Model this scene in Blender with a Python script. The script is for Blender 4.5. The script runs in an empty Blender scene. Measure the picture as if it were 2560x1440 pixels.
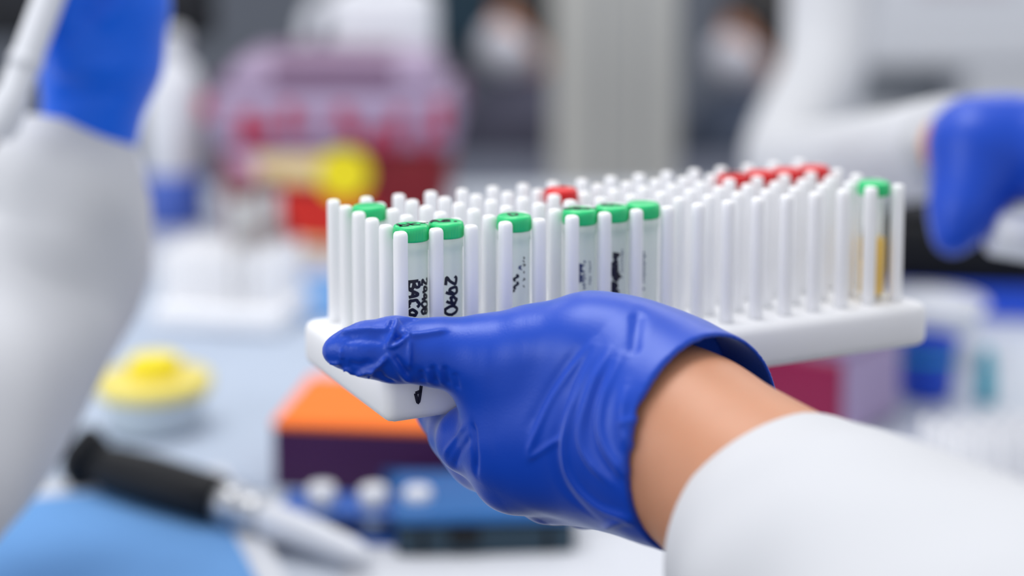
import bpy, bmesh, math, random
import numpy as np
from mathutils import Vector, Matrix
random.seed(7)
S = bpy.context.scene
COL = S.collection
# ------------------------------------------------------------------ camera
FPX = 4255.6
CAMZ = 1.32
TZ = 0.936                      # bench top height
K = 1.2                         # size of the things standing on the bench
TH = math.radians(7.2946)       # downward pitch
cam_d = bpy.data.cameras.new('camera')
cam_d.sensor_width = 36.0
cam_d.lens = FPX / 2560 * 36.0
cam_d.shift_y = -(720 - 260) / 2560
cam_d.dof.use_dof = True
cam_d.dof.focus_distance = 0.611
cam_d.dof.aperture_fstop = 2.95
cam_d.clip_start = 0.02
cam = bpy.data.objects.new('camera', cam_d)
cam.location = (0, 0, CAMZ)
cam.rotation_euler = (math.pi / 2 - TH, 0, 0)
COL.objects.link(cam)
S.camera = cam
CP = np.array([0, 0, CAMZ])
RT = np.array([1.0, 0, 0])
FW = np.array([0, math.cos(TH), -math.sin(TH)])
UP = np.array([0, math.sin(TH), math.cos(TH)])
def P(px, py, d):               # a point of the room from where it is seen and how far away it stands
    return CP + RT * ((px - 1280) / FPX * d) - UP * ((py - 260) / FPX * d) + FW * d
def T(px, py, z=TZ):            # the point seen at (px, py) on the level z
    v = RT * ((px - 1280) / FPX) - UP * ((py - 260) / FPX) + FW
    return CP + v * ((z - CAMZ) / v[2])
def proj(p):
    q = np.asarray(p) - CP
    d = q @ FW
    return 1280 + FPX * (q @ RT) / d, 260 - FPX * (q @ UP) / d, d
# ------------------------------------------------------------------ light
S.view_settings.view_transform = 'Standard'
S.view_settings.look = 'None'
S.view_settings.exposure = 0.15
S.view_settings.gamma = 1.0
S.view_settings.use_curve_mapping = False
W = bpy.data.worlds.new('lab_light')
S.world = W
W.use_nodes = True
bg = W.node_tree.nodes['Background']
bg.inputs[0].default_value = (0.93, 0.95, 1.0, 1)
bg.inputs[1].default_value = 0.66
def area(name, loc, target, size, size_y, power, col):
    l = bpy.data.lights.new(name, 'AREA')
    l.shape = 'RECTANGLE'; l.size = size; l.size_y = size_y; l.energy = power; l.color = col
    o = bpy.data.objects.new(name, l)
    o.location = loc
    o.rotation_euler = (Vector(target) - Vector(loc)).to_track_quat('-Z', 'Y').to_euler()
    COL.objects.link(o)
    return o
area('ceiling_panel_light', (-0.35, 0.95, 2.75), (-0.35, 0.95, 1.0), 1.1, 0.75, 19, (1, 0.985, 0.96))
area('added_fill_light', (-2.5, -0.7, 2.2), (0, 0.8, 1.1), 1.8, 1.2, 21, (0.95, 0.97, 1.0))  # unseen fill lamp added to brighten upright faces turned front and left
area('ceiling_panel_light', (1.0, 3.4, 2.75), (1.0, 3.4, 0), 2.4, 1.2, 24, (1, 0.985, 0.96))
area('ceiling_panel_light', (-1.6, 3.4, 2.75), (-1.6, 3.4, 0), 1.2, 1.2, 12, (1, 0.985, 0.96))
# ------------------------------------------------------------------ materials
def srgb(r, g, b):
    f = lambda c: (c / 255 / 12.92) if c / 255 <= 0.04045 else ((c / 255 + 0.055) / 1.055) ** 2.4
    return (f(r), f(g), f(b), 1)
MATS = {}
def mat(name, col, rough=0.5, var=0.06, scale=40, spec=0.5, trans=0.0, alpha=1.0, sss=0.0, bump=0.0, bscale=400, sheen=0.0, metal=0.0, sssr=(1, .35, .2), coat=0.0, tint=None, sssc=0.004):
    if name in MATS: return MATS[name]
    m = bpy.data.materials.new(name)
    m.use_nodes = True
    nt = m.node_tree
    b = nt.nodes['Principled BSDF']
    tc = nt.nodes.new('ShaderNodeTexCoord')
    nz = nt.nodes.new('ShaderNodeTexNoise')
    nz.inputs['Scale'].default_value = scale
    nz.inputs['Detail'].default_value = 3
    nt.links.new(tc.outputs['Object'], nz.inputs['Vector'])
    mx = nt.nodes.new('ShaderNodeMix')
    mx.data_type = 'RGBA'
    mx.inputs[6].default_value = (*[c * (1 - var) for c in col[:3]], 1)
    mx.inputs[7].default_value = (*[min(1, c * (1 + var)) for c in col[:3]], 1)
    nt.links.new(nz.outputs['Fac'], mx.inputs[0])
    nt.links.new(mx.outputs[2], b.inputs['Base Color'])
    b.inputs['Roughness'].default_value = rough
    b.inputs['Specular IOR Level'].default_value = spec
    b.inputs['Transmission Weight'].default_value = trans
    b.inputs['Alpha'].default_value = alpha
    b.inputs['Metallic'].default_value = metal
    b.inputs['Coat Weight'].default_value = coat
    if tint: b.inputs['Specular Tint'].default_value = (*tint, 1)
    if sss:
        b.inputs['Subsurface Weight'].default_value = sss
        b.inputs['Subsurface Radius'].default_value = sssr
        b.inputs['Subsurface Scale'].default_value = sssc
    if sheen:
        b.inputs['Sheen Weight'].default_value = sheen
        b.inputs['Sheen Roughness'].default_value = 0.35
        b.inputs['Sheen Tint'].default_value = (.65, .75, 1, 1)
    if bump:
        n2 = nt.nodes.new('ShaderNodeTexNoise')
        n2.inputs['Scale'].default_value = bscale
        n2.inputs['Detail'].default_value = 2
        nt.links.new(tc.outputs['Object'], n2.inputs['Vector'])
        bp = nt.nodes.new('ShaderNodeBump')
        bp.inputs['Strength'].default_value = bump
        bp.inputs['Distance'].default_value = 0.001
        nt.links.new(n2.outputs['Fac'], bp.inputs['Height'])
        nt.links.new(bp.outputs[0], b.inputs['Normal'])
    MATS[name] = m
    return m
def thin_clear(name, col, opacity, rough=0.12):
    m = bpy.data.materials.new(name)
    m.use_nodes = True
    nt = m.node_tree
    b = nt.nodes['Principled BSDF']
    out = nt.nodes['Material Output']
    b.inputs['Base Color'].default_value = col
    b.inputs['Roughness'].default_value = rough
    tr = nt.nodes.new('ShaderNodeBsdfTransparent')
    tr.inputs[0].default_value = (0.985, 0.995, 0.99, 1)
    nz = nt.nodes.new('ShaderNodeTexNoise'); nz.inputs['Scale'].default_value = 300
    mr = nt.nodes.new('ShaderNodeMapRange')
    mr.inputs['To Min'].default_value = opacity * 0.9; mr.inputs['To Max'].default_value = opacity * 1.1
    nt.links.new(nz.outputs['Fac'], mr.inputs['Value'])
    mx = nt.nodes.new('ShaderNodeMixShader')
    nt.links.new(mr.outputs[0], mx.inputs[0])
    nt.links.new(tr.outputs[0], mx.inputs[1])
    tl = nt.nodes.new('ShaderNodeBsdfTranslucent'); tl.inputs[0].default_value = col
    m2 = nt.nodes.new('ShaderNodeMixShader'); m2.inputs[0].default_value = 0.5
    nt.links.new(b.outputs[0], m2.inputs[1]); nt.links.new(tl.outputs[0], m2.inputs[2])
    nt.links.new(m2.outputs[0], mx.inputs[2])
    nt.links.new(mx.outputs[0], out.inputs['Surface'])
    MATS[name] = m
    return m
M_RACK = mat('white_rack_plastic', srgb(240, 241, 245), 0.42, 0.01, sss=0.7, sssr=(1, 1, 1), sssc=.007)
M_GLOVE = mat('blue_nitrile', (0.0, 0.052, 0.49, 1), 0.36, 0.05, spec=0.55, sheen=0.45, tint=(.7, .8, 1), bump=0.10, bscale=1800)
M_SKIN = mat('skin', srgb(196, 138, 106), 0.48, 0.07, 60, sss=0.25, bump=0.08, bscale=900)
M_COAT = mat('white_coat_cloth', srgb(202, 204, 209), 0.85, 0.02, 20, spec=0.2, bump=0.15, bscale=1500)
M_GREEN = mat('green_cap_plastic', srgb(10, 205, 120), 0.38, 0.04, 200, coat=0.3)
M_RED = mat('red_cap_plastic', srgb(220, 8, 18), 0.35, 0.05, 200)
M_BROWN = mat('brown_cap_plastic', srgb(120, 70, 66), 0.4, 0.08, 200)
M_TEALC = mat('teal_cap_plastic', srgb(20, 158, 180), 0.4, 0.05, 200)
M_BLUEC = mat('blue_cap_plastic', srgb(10, 70, 200), 0.4, 0.05, 200)
M_TUBE = thin_clear('clear_tube_plastic', srgb(246, 250, 248), 0.66)
M_TUBEC = thin_clear('very_clear_tube_plastic', srgb(240, 244, 242), 0.22)
M_INK = mat('black_marker_ink', srgb(16, 14, 34), 0.45, 0.2, 500)
M_INKBLUE = mat('blue_print_ink', srgb(52, 66, 110), 0.5, 0.1, 500)
M_YLIQ = mat('yellow_sample', srgb(248, 196, 30), 0.3, 0.05)
# ------------------------------------------------------------------ mesh helpers
def mesh_obj(name, V, F, m, parent=None, smooth=True, label=None):
    me = bpy.data.meshes.new(name)
    V = np.asarray(V, dtype=np.float32)
    if isinstance(F, np.ndarray) and F.ndim == 2:
        n, k = F.shape
        me.vertices.add(len(V)); me.vertices.foreach_set('co', V.ravel())
        me.loops.add(n * k); me.loops.foreach_set('vertex_index', F.astype(np.int32).ravel())
        me.polygons.add(n)
        me.polygons.foreach_set('loop_start', np.arange(0, n * k, k, dtype=np.int32))
        me.update(calc_edges=True); me.validate()
    else:
        me.from_pydata([tuple(map(float, v)) for v in V], [], F)
    if smooth:
        me.polygons.foreach_set('use_smooth', [True] * len(me.polygons))
    me.materials.append(m)
    me.update()
    o = bpy.data.objects.new(name, me)
    COL.objects.link(o)
    if parent is not None: o.parent = parent
    if label: o['label'] = label
    return o
def bm_obj(name, bm, m, parent=None, smooth=False, label=None):
    me = bpy.data.meshes.new(name)
    bmesh.ops.recalc_face_normals(bm, faces=bm.faces)
    bm.to_mesh(me); bm.free()
    if smooth:
        me.polygons.foreach_set('use_smooth', [True] * len(me.polygons))
    me.materials.append(m)
    o = bpy.data.objects.new(name, me)
    COL.objects.link(o)
    if parent is not None: o.parent = parent
    if label: o['label'] = label
    return o
def empty(name, loc, rz=0, label=None, cat=None, group=None):
    o = bpy.data.objects.new(name, None)
    o.empty_display_size = 0.02
    o.location = [float(c) for c in loc]; o.rotation_euler = (0, 0, rz)
    COL.objects.link(o)
    tag(o, label, cat, group)
    return o
def tag(o, label=None, cat=None, group=None, kind=None):
    if label: o['label'] = label
    if cat: o['category'] = cat
    if group: o['group'] = group
    if kind: o['kind'] = kind
    return o
def box_bm(sx, sy, sz, bev=0.0, seg=3, c=(0, 0, 0), top=1.0, rot=None):
    """box standing on c, optionally wider at the top, edges rounded"""
    bm = bmesh.new()
    vs = []
    for z, k in ((0, 1.0), (sz, top)):
        for x, y in ((-1, -1), (1, -1), (1, 1), (-1, 1)):
            vs.append(bm.verts.new((x * sx / 2 * k, y * sy / 2 * k, z)))
    for f in ((3, 2, 1, 0), (4, 5, 6, 7), (0, 1, 5, 4), (1, 2, 6, 5), (2, 3, 7, 6), (3, 0, 4, 7)):
        bm.faces.new([vs[i] for i in f])
    if bev:
        bmesh.ops.bevel(bm, geom=bm.edges[:], offset=bev, segments=seg, profile=0.5, affect='EDGES', clamp_overlap=True)
    if rot is not None:
        bmesh.ops.transform(bm, matrix=rot, verts=bm.verts)
    bmesh.ops.translate(bm, vec=Vector([float(k) for k in c]), verts=bm.verts)
    return bm
def lathe(profile, seg=32, rfun=None, closed=False):
    V = []; F = []
    n = len(profile)
    for i, (r, z) in enumerate(profile):
        for k in range(seg):
            a = 2 * math.pi * k / seg
            rr = r if rfun is None else rfun(r, z, a, i)
            V.append((rr * math.cos(a), rr * math.sin(a), z))
    for i in range(n - 1):
        for k in range(seg):
            k2 = (k + 1) % seg
            F.append((i * seg + k, i * seg + k2, (i + 1) * seg + k2, (i + 1) * seg + k))
    if not closed:
        F.append(tuple(range(seg))[::-1])
        F.append(tuple((n - 1) * seg + k for k in range(seg)))
    return V, F
def frame(a, b):
    t = np.asarray(b, float) - np.asarray(a, float); t /= np.linalg.norm(t)
    u = np.cross(t, [0, 0, 1.0])
    if np.linalg.norm(u) < 1e-3: u = np.array([1.0, 0, 0])
    u /= np.linalg.norm(u)
    return t, u, np.cross(u, t)
def sweep(path, radii, seg=24, wob=None, cap=True):
    """tube along world points; wob(i, angle) scales the radius"""
    V = []; F = []
    n = len(path)
    path = [np.asarray(p, float) for p in path]
    u = None
    for i in range(n):
        t = path[min(i + 1, n - 1)] - path[max(i - 1, 0)]
        t /= np.linalg.norm(t)
        if u is None:
            u = np.cross(t, [0, 0, 1.0])
            if np.linalg.norm(u) < 1e-3: u = np.array([1.0, 0, 0])
        u = u - t * (u @ t); u /= np.linalg.norm(u)
        v = np.cross(t, u)
        for k in range(seg):
            a = 2 * math.pi * k / seg
            r = radii[i] * (wob(i, a) if wob else 1)
            V.append(path[i] + r * (u * math.cos(a) + v * math.sin(a)))
    for i in range(n - 1):
        for k in range(seg):
            k2 = (k + 1) % seg
            F.append((i * seg + k, i * seg + k2, (i + 1) * seg + k2, (i + 1) * seg + k))
    if cap:
        F.append(tuple(range(seg))[::-1])
        F.append(tuple((n - 1) * seg + k for k in range(seg)))
    return V, F
def spline(pts, n):
    """Catmull-Rom through rows of pts (any width)"""
    p = np.asarray(pts, float)
    p = np.vstack([2 * p[0] - p[1], p, 2 * p[-1] - p[-2]])
    out = []
    m = len(p) - 3
    for s in np.linspace(0, m - 1e-9, n):
        i = int(s); t = s - i
        a, b, c, d = p[i:i + 4]
        out.append(0.5 * (2 * b + (c - a) * t + (2 * a - 5 * b + 4 * c - d) * t * t + (3 * b - a - 3 * c + d) * t ** 3))
    return np.array(out)
# signed distance fields, turned into quads with surface nets
def grid(lo, hi, h):
    ax = [np.arange(lo[i], hi[i] + h, h, dtype=np.float32) for i in range(3)]
    return ax
class Field:
    def __init__(s, lo, hi, h):
        s.lo = np.array(lo, float); s.h = h
        s.ax = grid(lo, hi, h)
        s.X = s.ax[0][:, None, None]; s.Y = s.ax[1][None, :, None]; s.Z = s.ax[2][None, None, :]
        s.F = np.full((len(s.ax[0]), len(s.ax[1]), len(s.ax[2])), 1.0, np.float32)
    def cone(s, a, b, ra, rb, full=False):
        a = np.asarray(a, float); b = np.asarray(b, float)
        if not full:
            m = max(ra, rb) + .016
            lo = np.clip(np.floor((np.minimum(a, b) - m - s.lo) / s.h).astype(int), 0, None)
            hi = np.ceil((np.maximum(a, b) + m - s.lo) / s.h).astype(int) + 1
            sl = tuple(slice(lo[i], max(lo[i], hi[i])) for i in range(3))
            t = Field.__new__(Field)
            t.X, t.Y, t.Z = s.X[sl[0]], s.Y[:, sl[1]], s.Z[:, :, sl[2]]
            return sl, t.cone(a, b, ra, rb, True)
        d = b - a; L = float(d @ d)
        t = ((s.X - a[0]) * d[0] + (s.Y - a[1]) * d[1] + (s.Z - a[2]) * d[2]) / L
        np.clip(t, 0, 1, out=t)
        q = np.sqrt((s.X - a[0] - t * d[0]) ** 2 + (s.Y - a[1] - t * d[1]) ** 2 + (s.Z - a[2] - t * d[2]) ** 2)
        return (q - (ra + (rb - ra) * t)).astype(np.float32)
    def ell(s, c, r):
        q = np.sqrt(((s.X - c[0]) / r[0]) ** 2 + ((s.Y - c[1]) / r[1]) ** 2 + ((s.Z - c[2]) / r[2]) ** 2)
        return ((q - 1) * min(r)).astype(np.float32)
    def plane(s, p, n):
        n = np.asarray(n, float) / np.linalg.norm(n)
        return ((s.X - p[0]) * n[0] + (s.Y - p[1]) * n[1] + (s.Z - p[2]) * n[2]).astype(np.float32)
    def add(s, g, k=0.004):
        sl = (slice(None),) * 3
        if isinstance(g, tuple): sl, g = g
        f = s.F[sl]
        if k <= 0: s.F[sl] = np.minimum(f, g); return
        h = np.clip(0.5 + 0.5 * (f - g) / k, 0, 1)
        s.F[sl] = (f * (1 - h) + g * h - k * h * (1 - h)).astype(np.float32)
    def sub(s, g, k=0.0): s.F = np.maximum(s.F, -g)
    def chain(s, pts, k=0.004):
        for (a, ra), (b, rb) in zip(pts[:-1], pts[1:]): s.add(s.cone(a, b, ra, rb), k)
    def mesh(s):
        F = s.F
        ins = F < 0
        nx, ny, nz = F.shape
        cs = np.zeros((nx - 1, ny - 1, nz - 1), np.int8)
        for i in (0, 1):
            for j in (0, 1):
                for k in (0, 1):
                    cs += ins[i:nx - 1 + i, j:ny - 1 + j, k:nz - 1 + k]
        act = np.argwhere((cs > 0) & (cs < 8))
        idx = np.full(cs.shape, -1, np.int64)
        idx[act[:, 0], act[:, 1], act[:, 2]] = np.arange(len(act))
        corners = [(i, j, k) for i in (0, 1) for j in (0, 1) for k in (0, 1)]
        val = np.stack([F[act[:, 0] + c[0], act[:, 1] + c[1], act[:, 2] + c[2]] for c in corners], 1)
        acc = np.zeros((len(act), 3)); cnt = np.zeros(len(act))
        for a in range(8):
            for b in range(a + 1, 8):
                ca, cb = np.array(corners[a]), np.array(corners[b])
                if np.abs(ca - cb).sum() != 1: continue
                m = (val[:, a] < 0) != (val[:, b] < 0)
                t = val[m, a] / (val[m, a] - val[m, b])
                acc[m] += ca + t[:, None] * (cb - ca)
                cnt[m] += 1
        V = s.lo + (act + acc / cnt[:, None]) * s.h
        quads = []
        for ax in range(3):
            o = [(1, 2), (2, 0), (0, 1)][ax]
            sl0 = [slice(1, -1)] * 3; sl1 = [slice(1, -1)] * 3
            sl0[ax] = slice(0, -1); sl1[ax] = slice(1, None)
            A = ins[tuple(sl0)]; B = ins[tuple(sl1)]
            e = np.argwhere(A != B)
            flip = B[e[:, 0], e[:, 1], e[:, 2]]
            off = np.ones(3, int); off[ax] = 0
            g = e + off
            u = np.zeros(3, int); u[o[0]] = 1
            v = np.zeros(3, int); v[o[1]] = 1
            q = [g - u - v, g - v, g, g - u]
            q = np.stack([idx[tuple(c.T)] for c in q], 1)
            q[flip] = q[flip][:, ::-1]
            quads.append(q)
        Q = np.vstack(quads)
        return V, Q[(Q >= 0).all(1)]
def vnormals(V, Q):
    n = np.cross(V[Q[:, 2]] - V[Q[:, 0]], V[Q[:, 3]] - V[Q[:, 1]])
    N = np.zeros_like(V)
    for k in range(4): np.add.at(N, Q[:, k], n)
    return N / (np.linalg.norm(N, axis=1)[:, None] + 1e-12)
def relax(V, Q, it=2, lam=0.5):
    for _ in range(it):
        A = np.zeros_like(V); c = np.zeros(len(V))
        for k in range(4):
            for j in ((k + 1) % 4, (k + 3) % 4):
                np.add.at(A, Q[:, k], V[Q[:, j]]); np.add.at(c, Q[:, k], 1)
        V = V * (1 - lam) + lam * A / np.maximum(c, 1)[:, None]
    return V
def seg_dist(V, line):
    best = np.full(len(V), 1e9); par = np.zeros(len(V))
    L = 0; n = len(line) - 1
    for i in range(n):
        a, b = line[i], line[i + 1]
        d = b - a
        t = np.clip(((V - a) @ d) / (d @ d + 1e-12), 0, 1)
        q = np.linalg.norm(V - a - t[:, None] * d, axis=1)
        m = q < best
        best[m] = q[m]; par[m] = (i + t[m]) / n
    return best, par
def on_surface(V, N, pts):
    """follow a fold that runs over the visible side of a mesh"""
    px, py, d = proj(V)
    fr = ((V - CP) * N).sum(1) < 0
    out = []
    for x, y in pts:
        r = (px - x) ** 2 + (py - y) ** 2 + np.where(fr, 0, 1e6) + ((d - d.min()) * 2000)
        out.append(V[np.argmin(r)])
    out = np.array(out)
    for _ in range(3):
        out[1:-1] = (out[:-2] + 2 * out[1:-1] + out[2:]) / 4
    return out
def fold(V, N, pts, amp, sig, N0=None):
    """raise (amp > 0) or sink a soft ridge of width sig along a line, fading at both ends"""
    line = on_surface(V, N, spline(pts, max(6, 5 * len(pts))))
    out = V.copy()
    m = ((V > line.min(0) - 3.5 * sig) & (V < line.max(0) + 3.5 * sig)).all(1)
    d, t = seg_dist(V[m], line)
    w = np.exp(-(d / sig) ** 2) * np.clip(np.minimum(t, 1 - t) * 5 + 0.15, 0, 1)
    out[m] += N[m] * (amp * w)[:, None]
    return out
# ------------------------------------------------------------------ setting
M_WALL = mat('blue_grey_wall', srgb(108, 114, 126), 0.8, 0.08, 2)
M_FLOOR = mat('dark_floor', srgb(58, 60, 66), 0.6, 0.05, 3)
M_PILLAR = mat('warm_grey_pillar', srgb(206, 206, 202), 0.7, 0.03, 4)
M_BENCH = mat('pale_bench_top', srgb(196, 203, 214), 0.45, 0.02, 6)
M_STEEL = mat('grey_painted_steel', srgb(150, 155, 162), 0.4, 0.04, 30)
def struct(o): o['kind'] = 'structure'; return o
struct(bm_obj('floor', box_bm(9, 9, 0.1, c=(0.3, 2.5, -0.1)), M_FLOOR))
struct(bm_obj('wall_back', box_bm(9, 0.12, 3.0, c=(0.3, 5.6, 0)), M_WALL))
def pillar():
    c = P(1540, 300, 2.8)
    bm = box_bm(0.194, 0.194, 2.9, 0.012, 2)
    o = struct(bm_obj('trim_1', bm, M_PILLAR))
    o.location = (c[0], c[1] + 0.10, 0); o.rotation_euler = (0, 0, math.radians(4))
    o['label'] = 'square light grey pillar standing behind the benches'
    for k in (-0.03, 0.028):
        g = bm_obj('cover_strip', box_bm(0.010, 0.006, 2.9, 0.001, 1, c=(k, -0.099, 0)), M_STEEL, o)
pillar()
# work bench: top, frame and legs
bench = empty('work_bench', (0.25, 1.47, 0), 0, 'long pale laboratory bench that carries the racks and bins', 'bench')
bm_obj('bench_top', box_bm(3.8, 1.40, 0.04, 0.006, 2, c=(0, 0, TZ - 0.04)), M_BENCH, bench)
bm_obj('apron', box_bm(3.6, 1.2, 0.06, 0.004, 1, c=(0, 0, TZ - 0.10)), M_STEEL, bench)
for x in (-1.75, 1.75):
    for y in (-0.56, 0.56):
        bm_obj('leg', box_bm(0.06, 0.06, TZ - 0.10, 0.006, 1, c=(x, y, 0)), M_STEEL, bench)
# ------------------------------------------------------------------ peg racks
PIT = 0.014
PEGH, OVER, SLAB = 0.0494, 0.0103, 0.0186
NJ, NI = 17, 6
YAW = math.radians(25.97)
RX = np.array([math.cos(YAW), math.sin(YAW), 0]); RY = np.array([-math.sin(YAW), math.cos(YAW), 0])
PEG0 = CP + RT * (-2.8712 * PIT) - UP * (3.2803 * PIT) + FW * (43.8096 * PIT)   # top of the nearest peg
def peg_mesh():
    V = []; F = []
    prof = [(1.06, 0.0), (1.0, 0.004), (0.97, PEGH - 0.0016), (0.90, PEGH - 0.0007), (0.74, PEGH - 0.0002), (0.45, PEGH)]
    seg = 20
    for s, z in prof:
        for k in range(seg):
            a = 2 * math.pi * k / seg
            c, d = math.cos(a), math.sin(a)
            r = 0.0025 / (abs(c) ** 3.2 + abs(d) ** 3.2) ** (1 / 3.2)
            V.append((r * c * s, r * d * s, z))
    n = len(prof)
    for i in range(n - 1):
        for k in range(seg):
            k2 = (k + 1) % seg
            F.append((i * seg + k, i * seg + k2, (i + 1) * seg + k2, (i + 1) * seg + k))
    F.append(tuple((n - 1) * seg + k for k in range(seg)))
    return V, F
PEG_ME = None
def peg_rack(label, loc, rz, group=None, nj=NJ, ni=NI):
    """loc: underside centre of the slab"""
    global PEG_ME
    r = empty('peg_rack', loc, rz, label, 'rack', group)
    lx, ly = (nj - 1) * PIT, (ni - 1) * PIT
    bm = box_bm(lx + 2 * OVER, ly + 2 * OVER, SLAB, 0.0042, 4)
    bm_obj('base', bm, M_RACK, r, smooth=True)
    for j in range(nj):
        for i in range(ni):
            if PEG_ME is None:
                V, F = peg_mesh()
                o = mesh_obj('peg', V, F, M_RACK, r)
                PEG_ME = o.data
            else:
                o = bpy.data.objects.new('peg', PEG_ME); COL.objects.link(o); o.parent = r
            o.location = (j * PIT - lx / 2, i * PIT - ly / 2, SLAB)
    return r
RC = PEG0 + RX * (16 * PIT / 2) + RY * (5 * PIT / 2) - np.array([0, 0, PEGH + SLAB])
peg_rack('long white peg rack held up by the blue gloved hand in front', RC, YAW)
def well(j, i):          # floor of a well of the held rack
    return PEG0 + RX * ((j + .5) * PIT) + RY * ((i + .5) * PIT) - np.array([0, 0, PEGH])
# handwriting: strokes in a unit box, laid on the tube or the cap as thin ink ribbons
def arc(cx, cy, rx, ry, a0=0, a1=360, n=12):
    return [(cx + rx * math.cos(math.radians(a)), cy + ry * math.sin(math.radians(a))) for a in np.linspace(a0, a1, n)]
GLY = {
 'B': [[(0, 0), (.02, 1)], [(0, 1), (.5, .98), (.62, .78), (.45, .55), (.05, .5)], [(.05, .5), (.6, .42), (.7, .18), (.5, 0), (0, 0)]],
 'A': [[(0, 0), (.35, 1), (.75, 0)], [(.12, .38), (.65, .4)]],
 'C': [arc(.42, .5, .42, .5, 45, 315)],
 '0': [arc(.38, .5, .36, .5)],
 '2': [[(0, .78), (.2, .98), (.55, .95), (.62, .7), (.4, .4), (0, .02), (.75, .05)]],
 '9': [arc(.34, .7, .3, .28), [(.64, .7), (.6, .3), (.45, 0)]],
 '4': [[(.55, 0), (.55, 1), (0, .35), (.75, .35)]],
 'b': [[(0, 1), (.05, 0)], arc(.32, .28, .28, .28)],
 'k': [[(0, 1), (0, 0)], [(.6, .7), (0, .3), (.6, 0)]],
 '8': [arc(.35, .75, .26, .24), arc(.35, .26, .33, .26)],
 'D': [[(0, 0), (0, 1), (.5, .9), (.7, .5), (.5, .1), (0, 0)]],
 '7': [[(0, .95), (.65, 1), (.25, 0)]],
 'o': [arc(.3, .35, .28, .33)],
 'w': [[(0, .8), (.2, .1), (.4, .7), (.6, .1), (.8, .8)]],
 '~': [[(0, .6), (.25, .85), (.5, .5), (.75, .2), (1, .45)]],
 '.': [[(0.1, .1), (.25, .15), (.2, .3)]],
 '-': [[(0, .5), (.6, .5)]],
 ' ': [],
}
def strokes(text, adv=0.95):
    out = []; x = 0
    for ch in text:
        rr = random.Random(len(out) * 7 + ord(ch))
        sl = rr.uniform(-.12, .18)
        for s in GLY[ch]: out.append([(x + a + sl * (b - .5) + rr.uniform(-.07, .07), b + rr.uniform(-.08, .08)) for a, b in s])
        x += adv
    return out
def ribbons(name, lines, w, place, m, parent):
    """place(a, b) -> 3D point and its outward normal"""
    V = []; F = []
    for s in lines:
        s = spline(s, max(6, 4 * len(s))) if len(s) > 2 else np.array([np.array(s[0]) * (1 - t) + np.array(s[1]) * t for t in np.linspace(0, 1, 5)])
        b0 = len(V)
        for i in range(len(s)):
            t = s[min(i + 1, len(s) - 1)] - s[max(i - 1, 0)]
            t /= np.linalg.norm(t) + 1e-9
            n = np.array([-t[1], t[0]])
            for k in (-1, 1):
                for hh in (0, 1):
                    p, nn = place(*(s[i] + n * k * w / 2))
                    V.append(np.asarray(p) + np.asarray(nn) * (0.00003 + 0.00006 * hh))
        for i in range(len(s) - 1):
            a = b0 + 4 * i; c = a + 4
            F += [(a + 1, a + 3, c + 3, c + 1), (a, c, c + 2, a + 2), (a, a + 1, c + 1, c), (a + 2, c + 2, c + 3, a + 3)]
        e = b0 + 4 * (len(s) - 1)
        F += [(b0, b0 + 2, b0 + 3, b0 + 1), (e, e + 1, e + 3, e + 2)]
    return mesh_obj(name, V, F, m, parent, smooth=False)
TR = 0.0061              # tube radius
TUBEH = 0.0452
CAPZ = 0.0445            # underside of the cap
CAPH = 0.0057
CAPR = 0.00668
_ME = {}
def share(key, make, name, m, parent):
    if key not in _ME:
        V, F = make()
        o = mesh_obj(name, V, F, m, parent)
        _ME[key] = o.data
        return o
    o = bpy.data.objects.new(name, _ME[key]); COL.objects.link(o); o.parent = parent
    return o
def cap_mesh():
    prof = [(CAPR * .97, 0), (CAPR, .0006), (CAPR, CAPH - .0024), (CAPR * .985, CAPH - .0012), (CAPR * .93, CAPH - .0004), (CAPR * .84, CAPH - .0001), (CAPR * .5, CAPH), (CAPR * .1, CAPH)]
    def rf(r, z, a, i):
        return r - (0.00022 * (0.5 - 0.5 * math.cos(a * 40)) ** 0.6 if i in (1, 2) else 0)
    return lathe(prof, 160, rf)
def body_mesh():
    prof = [(TR * .55, 0), (TR * .9, .0004), (TR, .0016), (TR, .0380), (TR * 1.0, .0405), (TR * 1.05, .0409), (TR * 1.05, .0445), (TR * .8, .0446)]
    return lathe(prof, 40)
def liquid_mesh(h):
    return lambda: lathe([(TR * .5, .0014), (TR * .85, .0026), (TR * .85, h), (TR * .3, h)], 28)
def sample_tube(pos, label, capm, group, write=(), capwrite=None, liquid=None, lh=0.02, mb=None, name='sample_tube', rz=0.0):
    t = empty(name, pos, rz, label, 'tube', group)
    share('body' + (mb or M_TUBE).name, body_mesh, 'tube_body', mb or M_TUBE, t)
    c = share('cap' + capm.name, cap_mesh, 'cap', capm, t)
    c.location = (0, 0, CAPZ)
    if liquid is not None:
        share('liq%s%.3f' % (liquid.name, lh), liquid_mesh(lh), 'liquid', liquid, t)
    face = math.atan2(CP[1] - pos[1], CP[0] - pos[0]) - rz      # side turned to the room's front
    for (lines, du, z, h, w, m) in write:
        # writing runs down the tube, tops of the letters to the right
        def place(a, b, du=du, z=z, h=h):
            ang = face + (du + (b - .5) * h) / TR
            return (TR * math.cos(ang), TR * math.sin(ang), z - a * h), (math.cos(ang), math.sin(ang), 0)
        ribbons('handwriting', lines, w / h, place, m, t)
    if capwrite:
        lines, h, w, off, rot = capwrite
        def place2(a, b):
            x = (a - off[0]) * h; y = (b - off[1]) * h
            ca, sa = math.cos(rot), math.sin(rot)
            x, y = x * ca - y * sa, x * sa + y * ca
            # u to the right as seen, v away
            p = np.array([-math.sin(face), math.cos(face), 0]) * x + np.array([-math.cos(face), -math.sin(face), 0]) * y
            return (p[0], p[1], CAPH), (0, 0, 1)
        ribbons('cap_writing', lines, w / h, place2, M_INK, c)
    return t
GG = 'green capped tubes in the held rack'
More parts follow.
